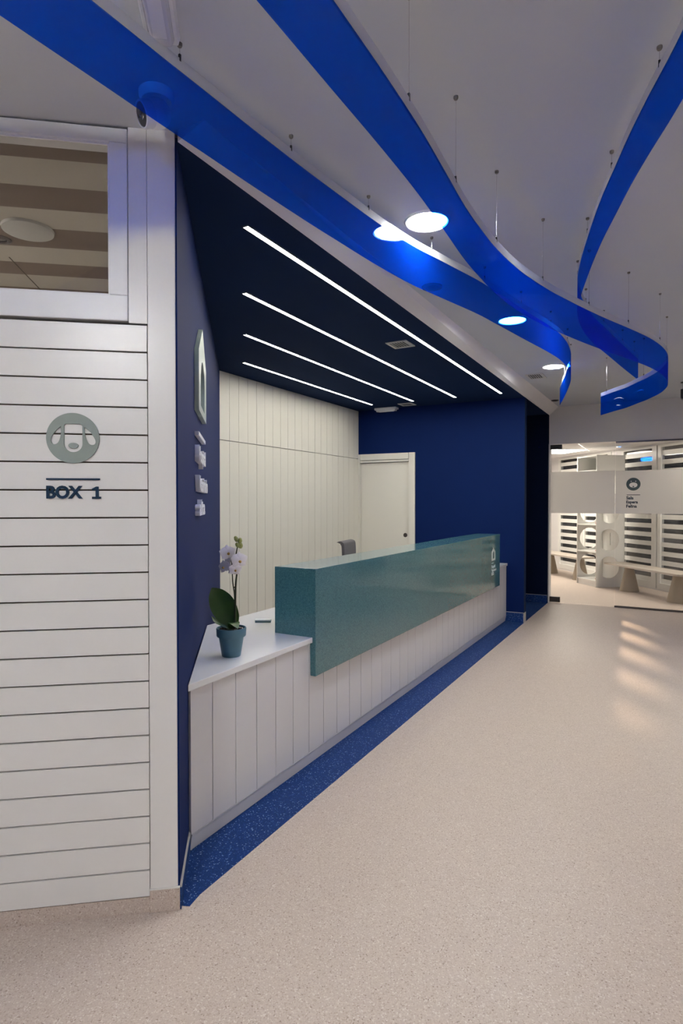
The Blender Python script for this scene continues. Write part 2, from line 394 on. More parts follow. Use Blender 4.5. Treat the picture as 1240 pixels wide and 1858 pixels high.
# ------------------------------------------------------------------ glass front
def glass_front():
    g = empty('glass_partition', (0, YG, 0)); tag(g, 'fixed clear glass pane with frosted band and waiting room lettering', 'glass panel')
    box('pane', (-0.650, 1.60, -0.006, 0.006, 0.02, 2.350), 'clear_glass', g)
    box('frosted_band', (-0.650, 1.60, -0.0075, -0.0062, 1.338, 1.945), 'frosted_band', g)
    boxes('channel', [(-0.655, 1.60, -0.016, 0.016, 0.001, 0.026)], 'steel_dark', g)
    box('top_channel', (-0.650, 1.60, -0.016, 0.016, 2.340, 2.361), 'steel_dark', g)
    # cat badge
    cx, cz = -0.424, 1.753
    R90 = (math.pi/2, 0, 0)
    holes = [circle(cx, cz-0.012, 0.052, 28, 0.036), circle(cx-0.028, cz+0.040, 0.007, 10), circle(cx+0.030, cz+0.040, 0.007, 10)]
    me = plate_mesh('badge', circle(cx, cz, 0.090, 36), holes, 0.0012)
    link('badge', me, 'sign_navy', g, (0, -0.0077, 0), R90); me.materials.clear(); me.materials.append(MATS['badge_teal'])
    link('badge_nose', plate_mesh('badge_nose', circle(cx, cz-0.034, 0.012, 14, 0.009), [], 0.0012), 'badge_teal', g, (0, -0.0077, 0), R90)
    box('badge_line', (-0.507, -0.338, -0.0089, -0.0077, 1.599, 1.607), 'sign_navy', g)
    for word, zb, x1 in (('Sala', 1.541, -0.420), ('Espera', 1.484, -0.365), ('Felina', 1.425, -0.378)):
        me = fit_text(text_mesh('lettering', word, 0.06, 0.001, 0.0022), -0.512, x1)
        link('lettering', me, 'sign_navy', g, (0, -0.0077, zb), R90)
    d = empty('glass_door', (0, YG, 0)); tag(d, 'clear glass door with frosted band and dark corner patch fittings', 'door')
    box('pane', (-1.536, -0.660, -0.006, 0.006, 0.012, 2.350), 'clear_glass', d)
    box('frosted_band', (-1.536, -0.660, -0.0075, -0.0062, 1.338, 1.95), 'frosted_band', d)
    box('top_patch', (-1.538, -1.375, -0.022, 0.022, 2.285, 2.352), 'black_plastic', d, 0.003)
    box('bottom_patch', (-1.538, -1.392, -0.022, 0.022, 0.012, 0.092), 'steel_dark', d, 0.003)
M('badge_teal', (0.085, 0.13, 0.135), 0.5, noise=0.03)
glass_front()

# ------------------------------------------------------------------ waiting room behind the glass
WP = Vector((-0.166, 11.469, 0))
def waiting_room():
    c = box('ceiling_waiting_room', (-5, 3.2, YG+0.1, 15.4, 2.50, 2.6), 'paint_white'); struct(c, 'white waiting room ceiling')
    wr = empty('wall_waiting_room', WP, TH); struct(wr, 'white window wall of the waiting room')
    boxes('wall_piece', [(0.0, 0.12, -3.2, 4.2, 2.47, 2.5), (0.0, 0.12, 3.22, 4.2, 0, 2.47), (0.0, 0.12, 0.97, 1.265, 0, 2.47), (-0.006, 0.12, -3.2, 4.2, 0.0, 0.028)], 'paint_white', wr)
    box('back_wall', (-2.6, 0.0, 3.75, 3.85, 0, 2.5), 'paint_white', wr)
    lw = box('wall_waiting_left', (-3.6, -3.5, YG+0.1, 15.4, 0, 2.5), 'paint_white'); struct(lw)
    sm = boxes_mesh('slat', [(0.0155, 0.0195, 0.114, 0.888, -0.079, 0.0)]); sm.materials.append(MATS['tower_white'])
    for i, v0 in enumerate((-1.985, -1.01, -0.036, 1.0, 2.247)):
        v = {0: -1.97, 1: -0.995, 2: 0.0, 3: 1.27, 4: 2.247}[i]
        w = empty('window_%d' % (i+2), WP + V*v, TH); struct(w, 'tall waiting room window with white horizontal slats')
        boxes('window_frame', [(-0.01, 0.06, 0.0, 0.114, 0.03, 2.47), (-0.01, 0.06, 0.888, 0.962, 0.03, 2.47), (-0.01, 0.06, 0.114, 0.888, 0.03, 0.127), (-0.01, 0.06, 0.114, 0.888, 2.432, 2.47)], 'tower_white', w)
        box('pane', (0.02, 0.026, 0.114, 0.888, 0.127, 2.432), 'night_glass', w)
        for k in range(-5, 10):
            link('slat', sm, None, w, (0, 0, 0.979 + 0.155*k))
    # ceiling light panel
    p = empty('ceiling_light', (-1.35, 12.03, 2.50), TH); tag(p, 'square bright light panel in the waiting room ceiling', 'ceiling light')
    box('frame', (-1.22, 0.02, -0.02, 0.90, -0.014, 0.0), 'plastic_white', p)
    box('diffuser', (-1.20, 0.0, 0.0, 0.88, -0.018, -0.014), 'panel_white', p)
    p2 = empty('ceiling_light', (0.85, 10.25, 2.50), TH); tag(p2, 'light panel in the waiting room ceiling above the long bench, right end', 'ceiling light')
    box('frame', (-0.62, 0.62, -0.32, 0.32, -0.014, 0.0), 'plastic_white', p2)
    box('diffuser', (-0.6, 0.6, -0.3, 0.3, -0.018, -0.014), 'panel_white', p2)
    # cat tower
    T = empty('cat_tower', (-1.093, 11.257, 0), TH); tag(T, 'tall white cat tower with round holes and open shelves', 'cat furniture')
    D, Wd, H, t = 0.53, 0.62, 2.33, 0.018
    ho = [circle(0.247, z, 0.193, 40) for z in (0.35, 0.836, 1.322, 1.808)]
    sp = plate_mesh('side_panel', [(0, 0.0), (D, 0.0), (D, H), (0, H)], ho, t)
    link('side_panel', sp, 'tower_white', T, (0, t, 0), (math.pi/2, 0, 0))
    sp2 = plate_mesh('side_panel', [(0, 0.0), (D, 0.0), (D, H), (0, H)], ho, t)
    link('side_panel', sp2, 'tower_white', T, (0, Wd, 0), (math.pi/2, 0, 0))
    hb = [[(0.318, 0.715), (0.360, 0.715), (0.360, 0.94), (0.318, 0.94)]]
    bp = plate_mesh('back_panel', [(0, 0.10), (Wd-2*t-0.002, 0.10), (Wd-2*t-0.002, H-0.02), (0, H-0.02)], hb, t)
    o = link('back_panel', bp, 'tower_white', T); o.matrix_local = Matrix(((0, 0, 1, D-t), (1, 0, 0, t+0.001), (0, 1, 0, 0), (0, 0, 0, 1)))
    for z in (0.095, 0.600, 1.085, 1.570, 2.055, H-t):
        box('shelf', (0.002, D-t-0.001 if z < 2.3 else D, t+0.001, Wd-t-0.001, z, z+t), 'tower_white', T)
    box('plinth', (0.02, 0.035, t+0.001, Wd-t-0.001, 0, 0.095), 'tower_white', T)
    for k, (z, lab) in enumerate(((0.113, 'lowest'), (0.618, 'second lowest'), (1.103, 'middle'))):
        o = lathe('cat_toy', [(0, 0), (0.035, 0.004), (0.05, 0.02), (0.04, 0.038), (0, 0.045)], 'toy_red', None, Vector((-1.093, 11.257, z)) + U*0.10 + V*0.10, None, 16)
        tag(o, 'small red cat toy on the %s shelf of the white tower' % lab, 'toy', 'red toys in the cat tower')
    # benches
    def bench(v0, v1, legs, label):
        b = empty('bench', WP + V*v0, TH); tag(b, label, 'bench', 'waiting room benches')
        prism('seat', [(-0.76, 0.03), (-0.73, 0.0), (-0.38, 0.0), (-0.35, 0.03), (-0.35, v1-v0-0.03), (-0.38, v1-v0), (-0.73, v1-v0), (-0.76, v1-v0-0.03)], 0.42, 0.45, 'bench_top', b, bevel=0.004)
        lm = lathe_mesh('leg', [(0, 0), (0.150, 0), (0.152, 0.012), (0.066, 0.41), (0.066, 0.42), (0, 0.42)], 32); lm.materials.append(MATS['bench_taupe'])
        for l in legs: link('leg', lm, None, b, (-0.545, l-v0, 0))
    bench(-1.47, 0.36, (-1.20, -0.06), 'long taupe bench on cone legs in front of the right striped windows')
    bench(1.22, 2.95, (1.42, 2.55), 'taupe bench on cone legs left of the white cat tower')
    d = empty('dispenser', WP + V*2.62 + U*(-0.62) + Vector((0, 0, 0.45))); tag(d, 'small white dispenser with navy cap on the left bench', 'dispenser')
    lathe('base', [(0, 0), (0.035, 0), (0.03, 0.06), (0.028, 0.062), (0, 0.062)], 'plastic_white', d, seg=16)
    lathe('cap', [(0, 0.062), (0.032, 0.062), (0.04, 0.085), (0.03, 0.115), (0, 0.122)], 'sign_navy', d, seg=16)
waiting_room()

# ------------------------------------------------------------------ reception desk
XF = -1.772
def reception_desk():
    r = empty('reception_desk', (0, 0, 0)); tag(r, 'long white plank-fronted reception desk with raised teal stone counter', 'reception desk')
    fp = box('front_panel', (XF-0.04, XF-0.012, 1.925, 7.515, 0.03, 0.70), 'groove_grey', r)
    pm = boxes_mesh('plank', [(0, 0.012, 0.0024, 0.1598, 0.078, 0.702)], 0.0008); pm.materials.append(MATS['desk_white'])
    for k in range(35):
        y = 2.022 + 0.1622*(k-1)
        o = link('plank', pm, None, fp, (XF-0.012, y, 0))
        if k == 34: o.scale.y = 0.85
        if k == 0: o.location.y += 0.022; o.scale.y = (0.1622-0.022)/0.1622
    # slanted plinth, rounded near end
    bm = bmesh.new(); 
    prof = [(XF+0.001, 0.076), (XF-0.004, 0.062), (XF-0.012, 0.004), (XF-0.05, 0.004), (XF-0.05, 0.076)]
    bot = link('plinth', prism_mesh('plinth', prof, 1.890, 7.512, 'y', 0.0015), 'desk_white', r); bm.free()
    ys = P0.y + (XF + 0.015 - P0.x)/(-0.618)*0.786 + 0.006
    back = -2.51; yb = P0.y + (back - P0.x)/(-0.618)*0.786 + 0.012
    prism('worktop', [(XF+0.015, ys), (XF+0.015, 7.512), (back, 7.512), (back, yb)], 0.703, 0.733, 'worktop_white', r, bevel=0.003)
    for y in (2.95, 4.75, 7.46): box('support', (-2.46, -1.83, y, y+0.03, 0, 0.70), 'desk_white', r)
    xt = -1.736
    rc = prism('raised_counter', [(xt, 0.515), (xt, 1.123), (-2.016, 1.123), (-2.016, 0.7335), (XF+0.001, 0.7335), (XF+0.001, 0.515)], 2.846, 7.035, 'teal_quartz', r, 'y', 0.002)
    # printed emblem and lettering on the teal front
    RY = Matrix(((0, 0, 1, xt), (1, 0, 0, 0), (0, 1, 0, 0), (0, 0, 0, 1)))
    hs = [(6.665, 0.836), (6.818, 0.836), (6.818, 0.938), (6.7415, 0.984), (6.665, 0.938)]
    hole = [(6.705, 0.856), (6.782, 0.856), (6.782, 0.915), (6.766, 0.935), (6.7435, 0.942), (6.721, 0.935), (6.705, 0.915)]
    o = link('emblem', plate_mesh('emblem', hs, [hole], 0.001), 'print_white', rc); o.matrix_local = RY
    box('emblem_line', (xt, xt+0.001, 6.660, 6.745, 0.806, 0.811), 'print_white', rc)
    for word, zb, y1 in (('Hospital', 0.752, 6.818), ('Veterinario', 0.712, 6.872), ('alta', 0.672, 6.760)):
        me = fit_text(text_mesh('lettering', word, 0.04, 0.001, 0.0006), 6.662, y1)
        o = link('lettering', me, 'print_white', rc); o.matrix_local = Matrix.Translation((0, 0, zb)) @ RY
reception_desk()

# ------------------------------------------------------------------ tall cabinets
def cabinets():
    X, W = -3.864, 0.1494; y0 = 4.527
    cols = [(0, 4, 'leftmost, beside the angled navy wall'), (4, 12, 'second from the left'), (12, 16, 'third from the left'), (16, 20, 'rightmost, beside the white door')]
    ml = boxes_mesh('plank', [(0, 0.012, 0.0022, W-0.0022, 0.0, 2.03)], 0.0008); ml.materials.append(MATS['cabinet_white'])
    mu = boxes_mesh('plank', [(0, 0.012, 0.0022, W-0.0022, 0.0, ZC-2.119-0.004)], 0.0008); mu.materials.append(MATS['cabinet_white'])
    for a, b, lab in cols:
        c = empty('tall_cabinet', (X, y0+a*W, 0)); tag(c, 'tall ivory plank-fronted wall cabinet, %s' % lab, 'cabinet', 'tall cabinets behind the reception desk')
        L = (b-a)*W
        box('carcass', (-0.082, -0.034, 0.001, L-0.001, 0, ZC-0.003), 'cabinet_white', c)
        box('plinth', (-0.05, -0.02, 0.001, L-0.001, 0.0, 0.08), 'cabinet_white', c)
        ld = box('door', (-0.030, -0.0125, 0.002, L-0.002, 0.082, 2.112), 'groove_grey', c)
        ud = box('door', (-0.030, -0.0125, 0.002, L-0.002, 2.119, ZC-0.004), 'groove_grey', c)
        for k in range(b-a):
            for me_, dr_, z_ in ((ml, ld, 0.082), (mu, ud, 2.119)):
                o = link('plank', me_, None, dr_, (-0.012, k*W + (0.004 if k == 0 and a else 0), z_))
                if k == 0 and a: o.scale.y = (W-0.004)/W
cabinets()

# ------------------------------------------------------------------ white sliding door in the end wall
def white_door():
    d = empty('door_1', (0, YE, 0)); struct(d, 'ivory sliding door in the navy wall')
    boxes('door_frame', [(-3.090, -3.003, -0.022, 0.06, 0, 2.176), (-3.862, -3.838, -0.022, 0.06, 0, 2.176), (-3.832, -3.096, -0.022, 0.06, 2.092, 2.176), (-3.832, -3.096, -0.016, 0.06, 2.058, 2.084)], 'door_ivory', d, 0.002)
    box('gap_shade', (-3.862, -3.003, 0.062, 0.09, 0, 2.174), 'groove_grey', d)  # dark sheet added behind the leaf, stands in for shade in the gaps
    lf = box('door_leaf', (-3.832, -3.096, 0.02, 0.06, 0.006, 2.050), 'door_ivory', d)
    lathe('recessed_pull', [(0, 0.0012), (0.018, 0.0012), (0.020, 0.005), (0.028, 0.005), (0.030, 0.0)], 'steel_dark', lf, (-3.155, 0.02, 1.048), (math.pi/2, 0, 0), 24)
white_door()

# ------------------------------------------------------------------ lights set in the ceilings
def led_lines():
    for X, y0, lab in ((-1.743, 2.232, 'longest LED line light, nearest the white fascia'), (-2.302, 2.934, 'second longest LED line light in the navy ceiling'), (-2.865, 3.654, 'third longest LED line light in the navy ceiling'), (-3.446, 4.382, 'shortest LED line light, nearest the ivory cabinets')):
        r = empty('line_light', (X, y0, ZC)); tag(r, lab, 'line light', 'LED line lights over the reception desk')
        L = 7.085-y0
        boxes('channel', [(-0.017, -0.0135, -0.004, L+0.004, -0.007, 0), (0.0135, 0.017, -0.004, L+0.004, -0.007, 0), (-0.0135, 0.0135, -0.004, 0.0, -0.007, 0), (-0.0135, 0.0135, L, L+0.004, -0.007, 0)], 'aluminium', r)
        box('diffuser', (-0.0135, 0.0135, 0, L, -0.006, -0.001), 'led_white', r)
led_lines()
def downlights():
    rim = lathe_mesh('rim', [(0.094, -0.004), (0.100, -0.010), (0.108, -0.009), (0.112, 0.0), (0.094, 0.0)], 40); rim.materials.append(MATS['plastic_white'])
    dif = lathe_mesh('diffuser', [(0, -0.006), (0.097, -0.006), (0.097, -0.002)], 24); dif.materials.append(MATS['downlight_white'])
    for x, y, lab in ((-1.02, 2.70, 'largest looking round downlight, beside the two near blue ribbons'), (-1.03, 4.52, 'round downlight glowing through the curve of the blue ribbon'), (-1.03, 6.34, 'farthest round downlight, just above the ceiling vent'),
                      (1.7, 0.9, 'round downlight in the right row, near'), (1.7, 4.5, 'round downlight in the right row, far')):
        r = empty('downlight', (x, y, zm(y))); tag(r, lab, 'downlight', 'round ceiling downlights')
        link('rim', rim, None, r); link('diffuser', dif, None, r)
downlights()
def fill_drum():  # unseen drum on the ceiling, added as fill to brighten the left wall
    body = lathe_mesh('diffuser', [(0, -0.11), (0.13, -0.11), (0.15, -0.095), (0.15, -0.012)], 20); body.materials.append(MATS['drum_fill'])
    cap = lathe_mesh('base', [(0.15, -0.012), (0.156, -0.012), (0.156, 0.0), (0, 0.0)], 32); cap.materials.append(MATS['plastic_white'])
    for x, y, lab in ((-0.55, -0.85, 'added opal drum behind the camera, unseen fill for the left wall'),):
        r = empty('ceiling_lamp', (x, y, zm(y))); tag(r, lab, 'ceiling lamp', None)
        link('diffuser', body, None, r); link('base', cap, None, r)
fill_drum()

# ------------------------------------------------------------------ hanging blue ribbons
def ribbon(name, label, path, z0, z1, zs, anchors):
    r = empty(name, (path[0][0], path[0][1], z0)); tag(r, label, 'ceiling ribbon', 'hanging blue acrylic ribbons')
    ox, oy, oz = r.location
    pts = catmull(path, 6)
    def band(nm, za, zb, th, mat):
        bm = bmesh.new(); n = len(pts); rows = []
        for i, p in enumerate(pts):
            a = Vector(pts[max(i-1, 0)]); b = Vector(pts[min(i+1, n-1)]); t = (b-a).normalized(); nn = Vector((-t.y, t.x))
            q = Vector(p); e = q + nn*th/2; f = q - nn*th/2
            rows.append([bm.verts.new((e.x-ox, e.y-oy, za-oz)), bm.verts.new((e.x-ox, e.y-oy, zb-oz)), bm.verts.new((f.x-ox, f.y-oy, zb-oz)), bm.verts.new((f.x-ox, f.y-oy, za-oz))])
        for A, B in zip(rows, rows[1:]):
            for k in range(4): bm.faces.new((A[k], A[(k+1) % 4], B[(k+1) % 4], B[k]))
        bm.faces.new(rows[0]); bm.faces.new(rows[-1][::-1])
        return link(nm, finish(bm, nm, True, 40), mat, r)
    band('blue_band', z0, z1, 0.004, 'blue_acrylic')
    band('clear_edge', z1, zs, 0.004, 'frost_strip')
    am = lathe_mesh('anchor', [(0, -0.010), (0.006, -0.010), (0.008, -0.006), (0.008, 0.0), (0, 0.0)], 14); am.materials.append(MATS['anchor_grey'])
    hm = boxes_mesh('hook', [(-0.003, 0.003, -0.003, 0.003, -0.008, 0.012)]); hm.materials.append(MATS['black_plastic'])
    for y in anchors:
        best = min(pts, key=lambda p: abs(p[1]-y)); x, yy = best
        top = zm(yy)
        link('anchor', am, None, r, (x-ox, yy-oy, top-oz))
        link('wire', tube_mesh('wire', [(x-ox, yy-oy, zs-oz), (x-ox, yy-oy, top-0.008-oz)], 0.0009, 5), 'wire_steel', r)
        link('hook', hm, None, r, (x-ox, yy-oy, zs-oz))
R1 = [(-1.335, -0.3), (-1.315, 0.2), (-1.292, 0.7), (-1.272, 1.011), (-1.258, 1.24), (-1.246, 1.41), (-1.232, 1.62), (-1.207, 1.92), (-1.185, 2.13), (-1.155, 2.40), (-1.108, 2.70), (-1.038, 2.978), (-0.95, 3.32), (-0.905, 3.56), (-0.825, 4.0), (-0.742, 4.45), (-0.708, 4.75), (-0.708, 5.1), (-0.75, 5.5), (-0.86, 6.05), (-1.045, 6.86)]
R2 = [(-0.64, -0.3), (-0.625, 0.4), (-0.615, 0.82), (-0.611, 1.07), (-0.607, 1.31), (-0.608, 1.55), (-0.618, 1.8), (-0.628, 2.02), (-0.628, 2.2), (-0.619, 2.43), (-0.585, 2.71), (-0.52, 3.0), (-0.455, 3.22), (-0.38, 3.45), (-0.298, 3.68), (-0.196, 3.95), (-0.11, 4.2), (-0.045, 4.46), (-0.012, 4.7), (-0.008, 4.92), (-0.028, 5.1), (-0.07, 5.29), (-0.16, 5.54), (-0.235, 5.7), (-0.342, 5.93), (-0.45, 6.09), (-0.58, 6.305)]
R3 = [(0.55, 0.2), (0.34, 0.9), (0.15, 1.45), (0.05, 1.76), (0.0, 1.91), (-0.064, 2.085), (-0.12, 2.25), (-0.175, 2.43), (-0.25, 2.68), (-0.33, 2.99), (-0.415, 3.36), (-0.458, 3.62), (-0.472, 3.95), (-0.448, 4.35), (-0.4, 4.685), (-0.325, 5.23), (-0.238, 5.82)]
ribbon('ceiling_ribbon', 'long hanging blue ribbon following the edge of the reception recess', R1, 2.565, 2.753, 2.790, (0.26, 0.78, 1.31, 1.836, 2.36, 2.88, 3.4, 3.92, 4.45, 4.97, 5.5, 6.3))
ribbon('ceiling_ribbon', 'lowest hanging blue ribbon that hooks back at its far end', R2, 2.350, 2.530, 2.566, (0.9, 1.467, 1.90, 2.43, 2.95, 3.45, 3.92, 4.43, 5.0, 5.6, 6.2))
ribbon('ceiling_ribbon', 'hanging blue ribbon at the right, entering from the upper right corner', R3, 2.575, 2.752, 2.788, (0.9, 1.45, 2.0, 2.52, 3.04, 3.58, 4.1, 4.65, 5.2, 5.7))

# ------------------------------------------------------------------ things fixed to the ceilings
def vent(cx, cy, z, w, l, label, rz=0.0, n=6):
    r = empty('ceiling_vent', (cx, cy, z), rz); tag(r, label, 'vent', 'ceiling air vents')
    f = 0.022
    boxes('frame', [(-w/2, w/2, -l/2, -l/2+f, -0.008, 0), (-w/2, w/2, l/2-f, l/2, -0.008, 0), (-w/2, -w/2+f, -l/2+f, l/2-f, -0.008, 0), (w/2-f, w/2, -l/2+f, l/2-f, -0.008, 0)], 'vent_grey', r)
    box('backing', (-w/2+f, w/2-f, -l/2+f, l/2-f, -0.002, 0), 'vent_dark', r)
    iw = w-2*f
    sm = prism_mesh('slat', [(-0.006, -0.001), (0.008, -0.007), (0.009, -0.006), (-0.005, 0.0)], -l/2+f, l/2-f, 'y'); sm.materials.append(MATS['vent_grey'])
    for k in range(n): link('slat', sm, None, r, (-iw/2 + iw*(k+0.5)/n, 0, -0.001))
vent(-1.93, 4.50, ZC, 0.18, 0.20, 'square air vent in the navy ceiling beside the longest LED line')
vent(-3.03, 7.29, ZC, 0.19, 0.19, 'square air vent in the navy ceiling near the end wall')
vent(-1.28, 6.76, zm(6.76), 0.18, 0.27, 'air vent in the white ceiling beside the farthest downlight')
def speaker(x, y, r0, label):
    s = empty('ceiling_speaker', (x, y, zm(y))); tag(s, label, 'speaker')
    lathe('ring', [(r0*0.72, -0.004), (r0*0.8, -0.012), (r0*0.95, -0.010), (r0, 0.0), (r0*0.72, 0)], 'black_plastic', s, seg=28)
    lathe('cone', [(0, -0.003), (r0*0.3, -0.006), (r0*0.74, -0.002), (r0*0.74, 0), (0, 0)], 'lens_black', s, seg=28)
speaker(-1.31, 3.555, 0.066, 'round black recessed spot partly behind the blue ribbon')
speaker(-1.375, 8.60, 0.05, 'small round black fitting in the ceiling near the glass front')
def emergency_light(name, loc, rz, L, w, h, label):
    r = empty(name, loc, rz); tag(r, label, 'emergency light', 'emergency lights')
    prism('housing', [(-w/2, 0), (w/2, 0), (w/2-0.006, -h*0.55), (-w/2+0.006, -h*0.55)], -L/2, L/2, 'plastic_white', r, 'y', 0.003)
    prism('lens', [(-w*0.36, -h*0.55), (w*0.36, -h*0.55), (w*0.27, -h), (-w*0.27, -h)], -L/2+0.018, L/2-0.018, 'plastic_clear', r, 'y', 0.004)
    box('indicator', (-0.018, 0.018, -L/2+0.05, L/2-0.05, -h-0.002, -h+0.002), 'plastic_white', r)
ec = Vector((-1.273, 1.252, 0)) - V*0.165
emergency_light('emergency_light', (ec.x, ec.y, zm(1.1)), TH, 0.33, 0.10, 0.045, 'white ceiling emergency light cut by the top edge, beside the long blue ribbon')
emergency_light('emergency_light', (-3.40, 7.45, ZC), math.pi/2, 0.32, 0.11, 0.05, 'white emergency light on the navy ceiling above the door')
def turret_camera():
    x, y = -1.472, 1.420
    r = empty('security_camera', (x, y, zm(y))); tag(r, 'white turret security camera on the ceiling above the white pillar', 'camera')
    lathe('base', [(0.0, 0.0), (0.056, 0.0), (0.056, -0.014), (0.048, -0.030), (0.0, -0.030)], 'plastic_white', r, seg=36)
    lathe('ball', [(0, -0.046)] + [(0.046*math.cos(a), 0.046*math.sin(a)) for a in [math.radians(d) for d in range(-75, 76, 15)]] + [(0, 0.046)], 'plastic_white', r, (0, 0, -0.066), seg=36)
    dr = Vector((-0.36, -0.74, -0.34)).normalized(); q = dr.to_track_quat('Z', 'Y').to_euler()
    hd = lathe('head', [(0.040, 0.0), (0.042, 0.034), (0.040, 0.040), (0.036, 0.041), (0.035, 0.037), (0.0, 0.037)], 'plastic_white', r, Vector((0, 0, -0.066)) + dr*0.014, q, 36)
    lathe('lens', [(0.035, 0.0375), (0.034, 0.039), (0.014, 0.0395), (0.013, 0.038), (0.0, 0.040)], 'lens_black', hd, seg=32)
turret_camera()
def ceiling_pendant():
    r = empty('ceiling_spotlight', (0.152, 8.0, zm(8.0))); tag(r, 'small black ceiling fitting cut by the right edge above the glass', 'spotlight')
    lathe('stem', [(0, 0), (0.03, 0), (0.03, -0.01), (0.008, -0.014), (0.008, -0.09), (0, -0.09)], 'black_plastic', r, seg=16)
    prism('body', [(-0.03, -0.085), (0.06, -0.085), (0.06, -0.20), (-0.02, -0.20), (-0.03, -0.18)], -0.05, 0.05, 'black_plastic', r, 'y', 0.008)
ceiling_pendant()
def consulting_room_lamp():
    r = empty('ceiling_lamp', P0, TH); tag(r, 'round switched-off ceiling lamp seen through the upper window', 'ceiling lamp')
    lathe('shade', [(0, -0.022), (0.09, -0.020), (0.112, -0.012), (0.115, 0.0), (0, 0.0)], 'stripe_lamp', r, (-0.775, 0.82, 2.80), seg=40)
    q = empty('ceiling_light', P0, TH); tag(q, 'added fill panel in the consulting room, unseen behind the planked wall', 'ceiling light')  # unseen panel added to brighten the striped ceiling behind the window
    box('frame', (-3.02, -1.98, 0.68, 1.32, 2.786, 2.80), 'plastic_white', q)
    box('diffuser', (-3.0, -2.0, 0.7, 1.3, 2.782, 2.786), 'consult_fill', q)
    s = empty('ceiling_speaker', P0, TH); tag(s, 'small round recessed spot seen through the upper window', 'spot')
    lathe('ring', [(0.03, -0.002), (0.036, -0.008), (0.05, -0.005), (0.053, 0), (0.03, 0)], 'steel_dark', s, (-0.95, 0.958, 2.80), seg=28)
    lathe('bulb', [(0, -0.004), (0.02, -0.003), (0.031, 0.0), (0, 0)], 'lens_black', s, (-0.95, 0.958, 2.80), seg=28)
M('stripe_lamp', (0.42, 0.42, 0.40), 0.5, noise=0.02)
consulting_room_lamp()

# ------------------------------------------------------------------ signs
def signs():
    A = Matrix.Translation(P0) @ Matrix.Rotation(TH, 4, 'Z')
    # plane of the left wall: x along u, y up, facing the camera (-v)
    FL = Matrix(((1, 0, 0, 0), (0, 0, -1, 0), (0, 1, 0, 0), (0, 0, 0, 1)))
    s = empty('wall_sign', P0, TH); tag(s, 'round sage green dog badge with BOX 1 lettering on the planked wall', 'sign')
    cx, cz, R = -0.358, 1.726, 0.0885
    T = lambda px, py: (cx + (px-565)/372*R, cz - (py-510)/345*R)
    head = []
    def arc(ax, ay, rx, ry, a0, a1, n=7):
        return [T(ax + rx*math.cos(math.radians(a0+(a1-a0)*i/n)), ay - ry*math.sin(math.radians(a0+(a1-a0)*i/n))) for i in range(n+1)]
    head = arc(660, 352, 40, 38, 0, 90) + arc(482, 352, 40, 38, 90, 180) + arc(571, 590, 129, 112, 180, 360, 18)
    earl = catmull([T(*p) for p in ((398, 352), (335, 405), (275, 480), (258, 540), (278, 588), (318, 597), (362, 570), (390, 500), (400, 430), (398, 352))], 3)[:-1]
    earr = catmull([T(*p) for p in ((725, 358), (795, 405), (850, 475), (885, 545), (872, 590), (830, 600), (785, 580), (752, 520), (732, 440), (725, 358))], 3)[:-1]
    o = link('dog_badge', plate_mesh('dog_badge', circle(cx, cz, R, 64), [head, earl, earr], 0.007), 'sage_acrylic', s); o.matrix_local = FL @ Matrix.Translation((0, 0, 0.0005))
    nx, ny = T(570, 612)
    o = link('dog_nose', plate_mesh('dog_nose', circle(nx, ny, 70/372*R, 28, 38/345*R), [], 0.007), 'sage_acrylic', s); o.matrix_local = FL @ Matrix.Translation((0, 0, 0.0005))
    box('line', (-0.448, -0.269, -0.006, -0.0005, 1.5785, 1.5845), 'sign_navy', s)
    for word, x0, x1 in (('BOX', -0.448, -0.327),):
        me = fit_text(text_mesh('letters', word, 0.06, 0.006, 0.0022), x0, x1, 1.512, 1.5585 if word != '1' else 1.5555)
        o = link('letters', me, 'sign_navy', s); o.matrix_local = FL @ Matrix.Translation((0, 0, 0.0005))
    one = [(-0.2955, 1.512), (-0.2655, 1.512), (-0.2655, 1.5195), (-0.2735, 1.5195), (-0.2735, 1.5555), (-0.2815, 1.5555), (-0.296, 1.5475), (-0.293, 1.5405), (-0.2835, 1.5445), (-0.2835, 1.5195), (-0.2955, 1.5195)]
    o = link('letters', plate_mesh('letters', one, [], 0.006), 'sign_navy', s); o.matrix_local = FL @ Matrix.Translation((0, 0, 0.0005))
    # emblem and raised letters on the navy face: x along v, y up, facing u
    FN = Matrix(((0, 0, 1, 0), (1, 0, 0, 0), (0, 1, 0, 0), (0, 0, 0, 1)))
    w = empty('wall_emblem', P0, TH); tag(w, 'raised house emblem with white raised letters on the angled navy wall', 'sign')
    body = [(0.735, 1.950), (1.28, 1.950), (1.28, 2.245), (1.007, 2.415), (0.735, 2.245)]
    hole = [(0.86, 1.99), (1.155, 1.99), (1.155, 2.14), (1.12, 2.195), (1.06, 2.23), (1.007, 2.24), (0.955, 2.23), (0.895, 2.195), (0.86, 2.14)]
    o = link('house_emblem', plate_mesh('house_emblem', body, [hole], 0.022), 'logo_sage', w); o.matrix_local = FN @ Matrix.Translation((0, 0, 0.0005))
    box('line', (0.0005, 0.022, 0.735, 1.22, 1.826, 1.846), 'letter_white', w, 0.002)
    for word, v1, zb in (('Hospital', 1.22, 1.703), ('Veterinario', 1.40, 1.556), ('alta', 1.16, 1.436)):
        me = fit_text(text_mesh('letters', word, 0.11, 0.022, 0.003), 0.745, v1)
        k = 0.078/ max(v.co.y for v in me.vertices)
        for v in me.vertices: v.co.y *= k
        o = link('letters', me, 'letter_white', w); o.matrix_local = Matrix.Translation((0, 0, zb)) @ FN @ Matrix.Translation((0, 0, 0.0005))
signs()

